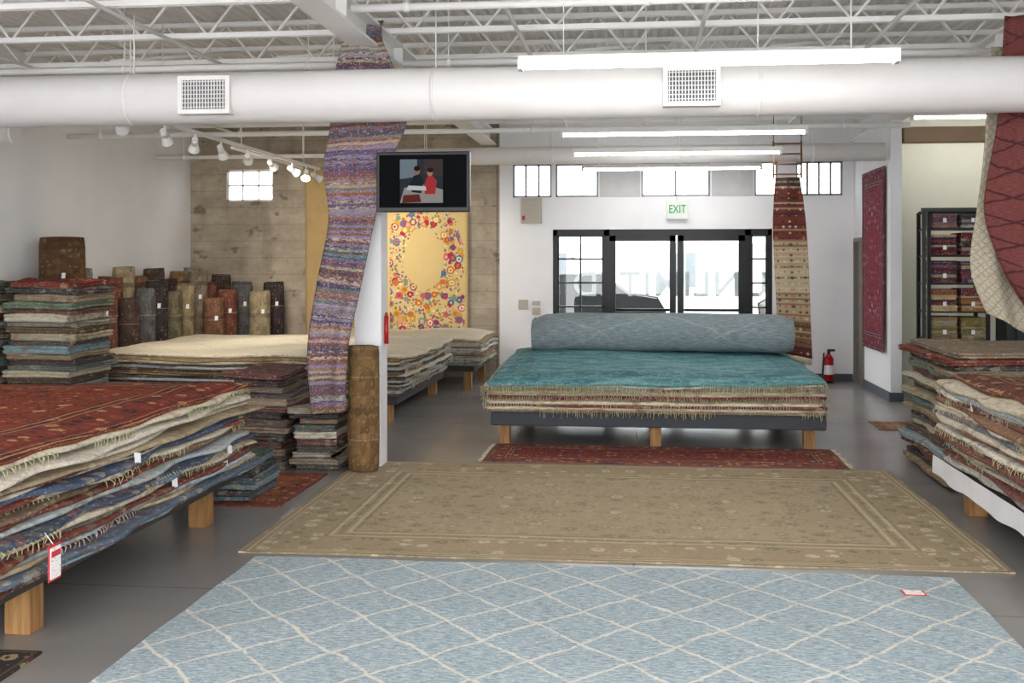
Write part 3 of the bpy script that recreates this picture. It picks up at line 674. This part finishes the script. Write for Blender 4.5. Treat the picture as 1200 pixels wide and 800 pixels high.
cloth('beige_hanging_rug',[((2.64,8.75,3.3),(3.1,8.8,3.3)),((2.60,8.75,2.6),(3.0,8.8,2.6)),((2.55,8.75,2.1),(2.95,8.8,2.1)),((2.50,8.75,1.62),(2.95,8.8,1.5)),((2.62,8.75,1.28),(3.0,8.8,1.08))],BG,fold=.03)
RH=lattice('maroon_trellis_rug',['#5c3234','#6e3e3c','#80504a'],'#44262a',.5,.2,.05,'UV',dist=.06)
cloth('maroon_hanging_rug',[((2.70,8.62,3.5),(3.2,8.62,3.5)),((2.66,8.62,2.8),(3.4,8.62,2.8)),((2.58,8.62,2.3),(3.5,8.62,2.3)),((2.57,8.62,1.98),(3.6,8.62,1.9)),((2.70,8.62,1.6),(3.6,8.62,1.4)),((2.88,8.62,1.3),(3.6,8.62,1.1))],RH,fold=.04,freq=14)

# ---------------------------------------------------------------- rolled rugs standing
def m_roll():
    t=T('rolled_rug_pile','Object',.95,.1); a=t.attr(); x,y,z=t.sep(t.P)
    an=t.M('MULTIPLY',t.M('ARCTAN2',y,x),.18)
    n=t.noise(t.P,18,2)
    P=t.comb(t.M('ADD',an,t.M('MULTIPLY',n,.05)),t.M('ADD',z,t.M('MULTIPLY',n,.06)),0.0); d,c=t.vor(P,17,.5)
    k=t.M('ADD',t.M('MULTIPLY',t.sep(c)[0],.6),.65)
    cc=t.mix(1.0,a,t.comb(k,k,k),'MULTIPLY')
    cc=t.mix(t.M('MULTIPLY',t.M('LESS_THAN',d,.24),.4),cc,'#a08c6c')
    bd=t.M('LESS_THAN',t.M('FRACT',t.M('MULTIPLY',z,2.2)),.12); cc=t.mix(t.M('MULTIPLY',bd,.35),cc,'#3c3432')
    wool(t,cc,.35); return t.mat
ROLL=m_roll()
def roll(x,y,h,r,col,z=0,name='standing_rolled_rug'):
    b=MB(); n=32; nz=20; vs=[]; sd=R.uniform(0,50); c=H(col)
    for k in range(nz+1):
        u=k/nz; edge=(1-.05*max(0,1-min(u,1-u)*20)**2); barrel=.98+.02*math.sin(math.pi*u)
        for j in range(n):
            a=2*math.pi*j/n; rr=r*edge*barrel*(1+.05*noise.noise(Vector((math.cos(a),math.sin(a),u*3+sd)))+.12*max(0,(j/n-.93))*8*.5)
            zt=z+h*u+(.008*math.sin(a+sd) if k>=nz-1 else 0)
            vs.append((x+rr*math.cos(a),y+rr*math.sin(a),zt))
    b.add(vs,[(k*n+j,k*n+(j+1)%n,(k+1)*n+(j+1)%n,(k+1)*n+j) for k in range(nz) for j in range(n)],0,c,True)
    prev=nz*n; lc=tuple(min(1,v*.8+.15) for v in c); dc=tuple(v*.35 for v in c)
    for q in range(1,9):
        f=.92*(1-q/9.); ring=[(x+r*f*math.cos(2*math.pi*j/n),y+r*f*math.sin(2*math.pi*j/n),z+h-(.012 if q%2 else 0)) for j in range(n)]
        o=b.add(ring,[],0)
        for j in range(n): b.f.append([prev+j,prev+(j+1)%n,o+(j+1)%n,o+j]); b.m.append(0); b.c.append(dc if q%2 else lc); b.s.append(False)
        prev=o
    b.f.append([prev+j for j in range(n)]); b.m.append(0); b.c.append(dc); b.s.append(False)
    for zz in(.25,.75): b.cyl((x,y,z+h*zz),(x,y,z+h*zz+.01),r*1.03,n=n,col=H('#8a7c64'),caps=False)
    if R.random()<.5: b.add([(x+r*.5,y-r*.95,z+h*.8),(x+r*.5+.045,y-r*.95,z+h*.8),(x+r*.5+.045,y-r*.96-.01,z+h*.8-.06),(x+r*.5,y-r*.96-.01,z+h*.8-.06)],[(0,1,2,3)],1)
    b.build(name,[ROLL,WALL])
roll(-2.19,8.655,.99,.125,'#7a6040',z=.015)
roll(-6.42,11.75,1.95,.25,'#5f4834')
cols=['#7a6248','#6a423a','#7a7a72','#4a3c38','#6c4438','#5a5a5c','#988a70','#3c3638','#705240','#6a6450','#50423a','#8a7c62','#403234','#776a5e']
i=0
for (x,y,h,r) in [(-6.05,11.38,1.22,.14),(-6.2,12.3,1.4,.15),(-6.58,12.5,1.6,.12),(-6.1,12.7,1.25,.13),(-6.45,12.95,1.5,.15),(-6.12,13.2,1.36,.13),(-6.5,13.4,1.62,.14),(-6.15,13.6,1.45,.14),(-6.52,13.85,1.5,.14),(-6.15,14.05,1.3,.14),(-6.5,14.28,1.6,.14),(-6.12,14.42,1.4,.13),(-6.5,14.7,1.45,.14),(-6.12,14.85,1.55,.14),(-6.5,15.12,1.55,.14),(-6.15,15.27,1.4,.14),(-6.5,15.6,1.6,.14),(-6.12,15.72,1.5,.14),(-5.75,15.0,1.3,.14),(-5.72,15.5,1.4,.15),(-5.35,15.2,1.28,.15),(-5.3,15.65,1.4,.15),(-5.75,14.5,1.2,.14)]:
    roll(x,y,h,r,cols[i%len(cols)]); i+=1

# ---------------------------------------------------------------- display rack at right
root=empty('rug_sample_rack',(3.6,13.4,0))
b=MB()
for x in(3.28,3.93):
    for y in(13.15,13.62): b.box(x-.02,x+.02,y-.02,y+.02,0,2.26)
for z in(.02,.42,.78,1.1,1.42,1.74,2.05,2.24): b.box(3.28,3.93,13.13,13.64,z,z+.02)
for y in(13.15,13.62): b.cyl((3.28,y,2.26),(3.93,y,2.26),.02,n=8)
b.build('frame',BLACK,parent=root)
cs=[['#6b4a3c','#7a6848','#5a4a50','#4a4c44'],['#8a7a5a','#77703c','#6a6a50','#9a9478','#4c4a40'],['#a07044','#6a3a40','#8a5a44','#c8b08a','#3c3a40'],['#6a3440','#8a3a44','#50343c','#ac9474','#44445a'],['#8c3a44','#90483a','#602c38','#b8a084','#3c3c48'],['#6a5a64','#8a6a6a','#4a4450','#9a9a9c']]
for q,z in enumerate((.44,.8,1.12,1.44,1.76,2.07)):
    b=MB(); hh=(.3,.26,.26,.26,.24,.15)[q]
    for x0,x1 in((3.31,3.59),(3.62,3.9)):
        zz=z
        while zz<z+hh-.015:
            t=R.uniform(.02,.04); c=H(R.choice(cs[q])); e=R.uniform(0,.015)
            b.box(x0+e,x1-e,13.1+R.uniform(0,.03),13.55,zz,zz+t-.002,0,c); zz+=t
        b.box((x0+x1)/2-.03,(x0+x1)/2+.01,13.08,13.085,z+.06,z+.11,1)
    b.build('rug_samples_%d'%(q+1),[EDGE,WALL],parent=root,bevel=.005)
b=MB(); b.box(3.16,3.2,12.95,12.98,0,2.25); b.box(4.2,4.24,13.0,13.03,0,2.3); b.box(3.16,4.24,12.96,13.02,2.25,2.29); b.box(4.12,4.4,13.1,13.5,0.0,2.2,0)
b.build('side_frame',plain('dark_green_metal','#2c3430',.5),parent=root)

# ---------------------------------------------------------------- TV
root=empty('wall_tv',(-1.68,8.55,2.3))
b=MB(); b.box(-2.05,-1.31,8.5,8.55,2.06,2.53); b.build('bezel',BLACK,parent=root,bevel=.008)
def m_screen():
    t=T('tv_screen','Object',.6,.05); t.base('#020203')
    t.put(t.b.inputs['Emission Color'],t.attr()); t.b.inputs['Emission Strength'].default_value=.9; return t.mat
b=MB(); ys=8.495
b.box(-2.025,-1.335,ys,8.501,2.095,2.505,0,H('#05070a'))
def quad(pts,c,lay):
    b.add([(-1.86+u*.34,ys-.0006*lay,2.13+v*.34) for u,v in pts],[tuple(range(len(pts)))],0,H(c))
def ell(u,v,a,c_,col,lay): quad([(u+a*math.cos(k*math.pi/8),v+c_*math.sin(k*math.pi/8)) for k in range(16)],col,lay)
quad([(0,0),(1,0),(1,1),(0,1)],'#2a3036',1)
quad([(0,.55),(.4,.6),(.4,1),(0,1)],'#6a7680',2); quad([(.55,.65),(1,.6),(1,1),(.55,1)],'#3c3230',2)
quad([(0,0),(1,0),(1,.3),(.6,.42),(.1,.35)],'#8a8680',2); quad([(.05,.0),(.5,.02),(.45,.2),(.08,.18)],'#5c2622',3)
quad([(.28,.25),(.5,.22),(.55,.55),(.44,.66),(.32,.62),(.22,.42)],'#1a2028',3); ell(.40,.73,.07,.09,'#8a6450',4); ell(.40,.79,.075,.06,'#1a1412',5)
quad([(.58,.2),(.82,.2),(.86,.5),(.76,.62),(.64,.6),(.56,.4)],'#a03034',3); ell(.70,.69,.065,.085,'#a07860',4); ell(.71,.75,.075,.055,'#20140e',5)
quad([(.15,.3),(.62,.28),(.6,.38),(.2,.4)],'#b8b8b8',6)
b.build('screen',m_screen(),parent=root)
b=MB(); b.box(-2.09,-1.95,8.9,8.94,2.25,2.35); b.box(-1.98,-1.94,8.56,8.92,2.27,2.33); b.box(-1.98,-1.6,8.55,8.58,2.2,2.4); b.build('mount_arm',BLACK,parent=root)

# ---------------------------------------------------------------- small wall items
b=MB(); b.box(.38,.68,16.03,16.1,2.3,2.56,0); b.cyl((.53,16.06,2.56),(.53,16.06,2.62),.02)
eg=b.build('exit_sign',[plain('sign_white','#e8ece6',.5)],bevel=.006)
cu=bpy.data.curves.new('exit_lettering','FONT'); cu.body='EXIT'; cu.size=.15; cu.extrude=.003; cu.align_x='CENTER'; cu.align_y='CENTER'
o=bpy.data.objects.new('exit_lettering',cu); S.collection.objects.link(o); o.parent=eg; o.location=(0,-.045,.14); o.rotation_euler=(math.pi/2,0,0); o.scale=(.8,1.1,1)
cu.materials.append(emis('exit_green','#2f9a5c',.3)); cu.offset=.001
b=MB(); b.box(-1.72,-1.42,16.03,16.1,2.25,2.62); b.box(-1.7,-1.66,16.02,16.03,2.3,2.36,1); b.cyl((-1.57,16.0,2.45),(-1.57,16.04,2.45),.07,.04,n=16); b.build('alarm_box',[BEIGEP,plain('red_label','#b0302c',.5)],bevel=.006)
b=MB(); b.box(-1.76,-1.62,16.07,16.1,1.0,1.14); b.box(-1.56,-1.44,16.07,16.1,.92,1.02); b.box(-1.56,-1.44,16.07,16.1,1.06,1.12); b.build('wall_control_boxes',BEIGEP,bevel=.004)
b=MB()
RD=plain('extinguisher_red','#b01c1c',.3)
b.cyl((2.62,15.9,.03),(2.62,15.9,.34),.065,n=24); b.cyl((2.62,15.9,.34),(2.62,15.9,.4),.065,.03,n=24); b.cyl((2.62,15.9,.4),(2.62,15.9,.44),.022,mat=1); b.box(2.6,2.7,15.88,15.92,.44,.47,1); b.cyl((2.55,15.88,.42),(2.53,15.86,.12),.012,mat=1); b.cyl((2.62,15.9,0),(2.62,15.9,.04),.06,mat=1)
b.cyl((2.62,15.9,.12),(2.62,15.9,.25),.067,n=24,mat=2,caps=False)
b.build('fire_extinguisher',[RD,BLACK,WALL])
b=MB(); b.cyl((-2.07,8.94,1.0),(-2.07,8.94,1.22),.018,n=16); b.cyl((-2.07,8.94,1.22),(-2.07,8.94,1.26),.018,.008,n=16); b.build('small_extinguisher',RD)  # small red extinguisher on the side of the column
def m_tag():
    t=T('price_tag_paper','Object',.7,.2)
    n=t.noise(t.scl(t.P,(30,30,90)),1.5,4,.8)
    t.base(t.mix(t.M('GREATER_THAN',n,.6),'#f4efec','#c8505a')); return t.mat
TAG=m_tag(); REDP=plain('tag_red','#c83a40',.6)
b=MB(); b.box(-2.425,-2.421,4.34,4.42,.345,.475,0); b.box(-2.429,-2.426,4.33,4.43,.335,.485,1); b.cyl((-2.43,4.38,.48),(-2.47,4.38,.53),.002,n=5)
b.box(-2.422,-2.420,4.345,4.415,.435,.46,1)
b.build('price_tag',[TAG,REDP])
b=MB(); b.box(1.30,1.41,5.68,5.77,.0135,.016,1); b.box(1.31,1.40,5.69,5.76,.016,.018,0); b.build('rug_label',[TAG,REDP])

# ---------------------------------------------------------------- lighting
w=bpy.data.worlds.new('daylight'); S.world=w; w.use_nodes=True
bg=w.node_tree.nodes['Background']; bg.inputs[0].default_value=(.97,.985,1,1); bg.inputs[1].default_value=7.5
cam=bpy.data.cameras.new('camera'); cam.lens=39.0; cam.sensor_width=36; cam.shift_y=-.075; cam.clip_end=300
co=bpy.data.objects.new('camera',cam); S.collection.objects.link(co); co.location=(0,0,1.65); co.rotation_euler=(math.pi/2,0,math.atan(150/1300))
S.camera=co
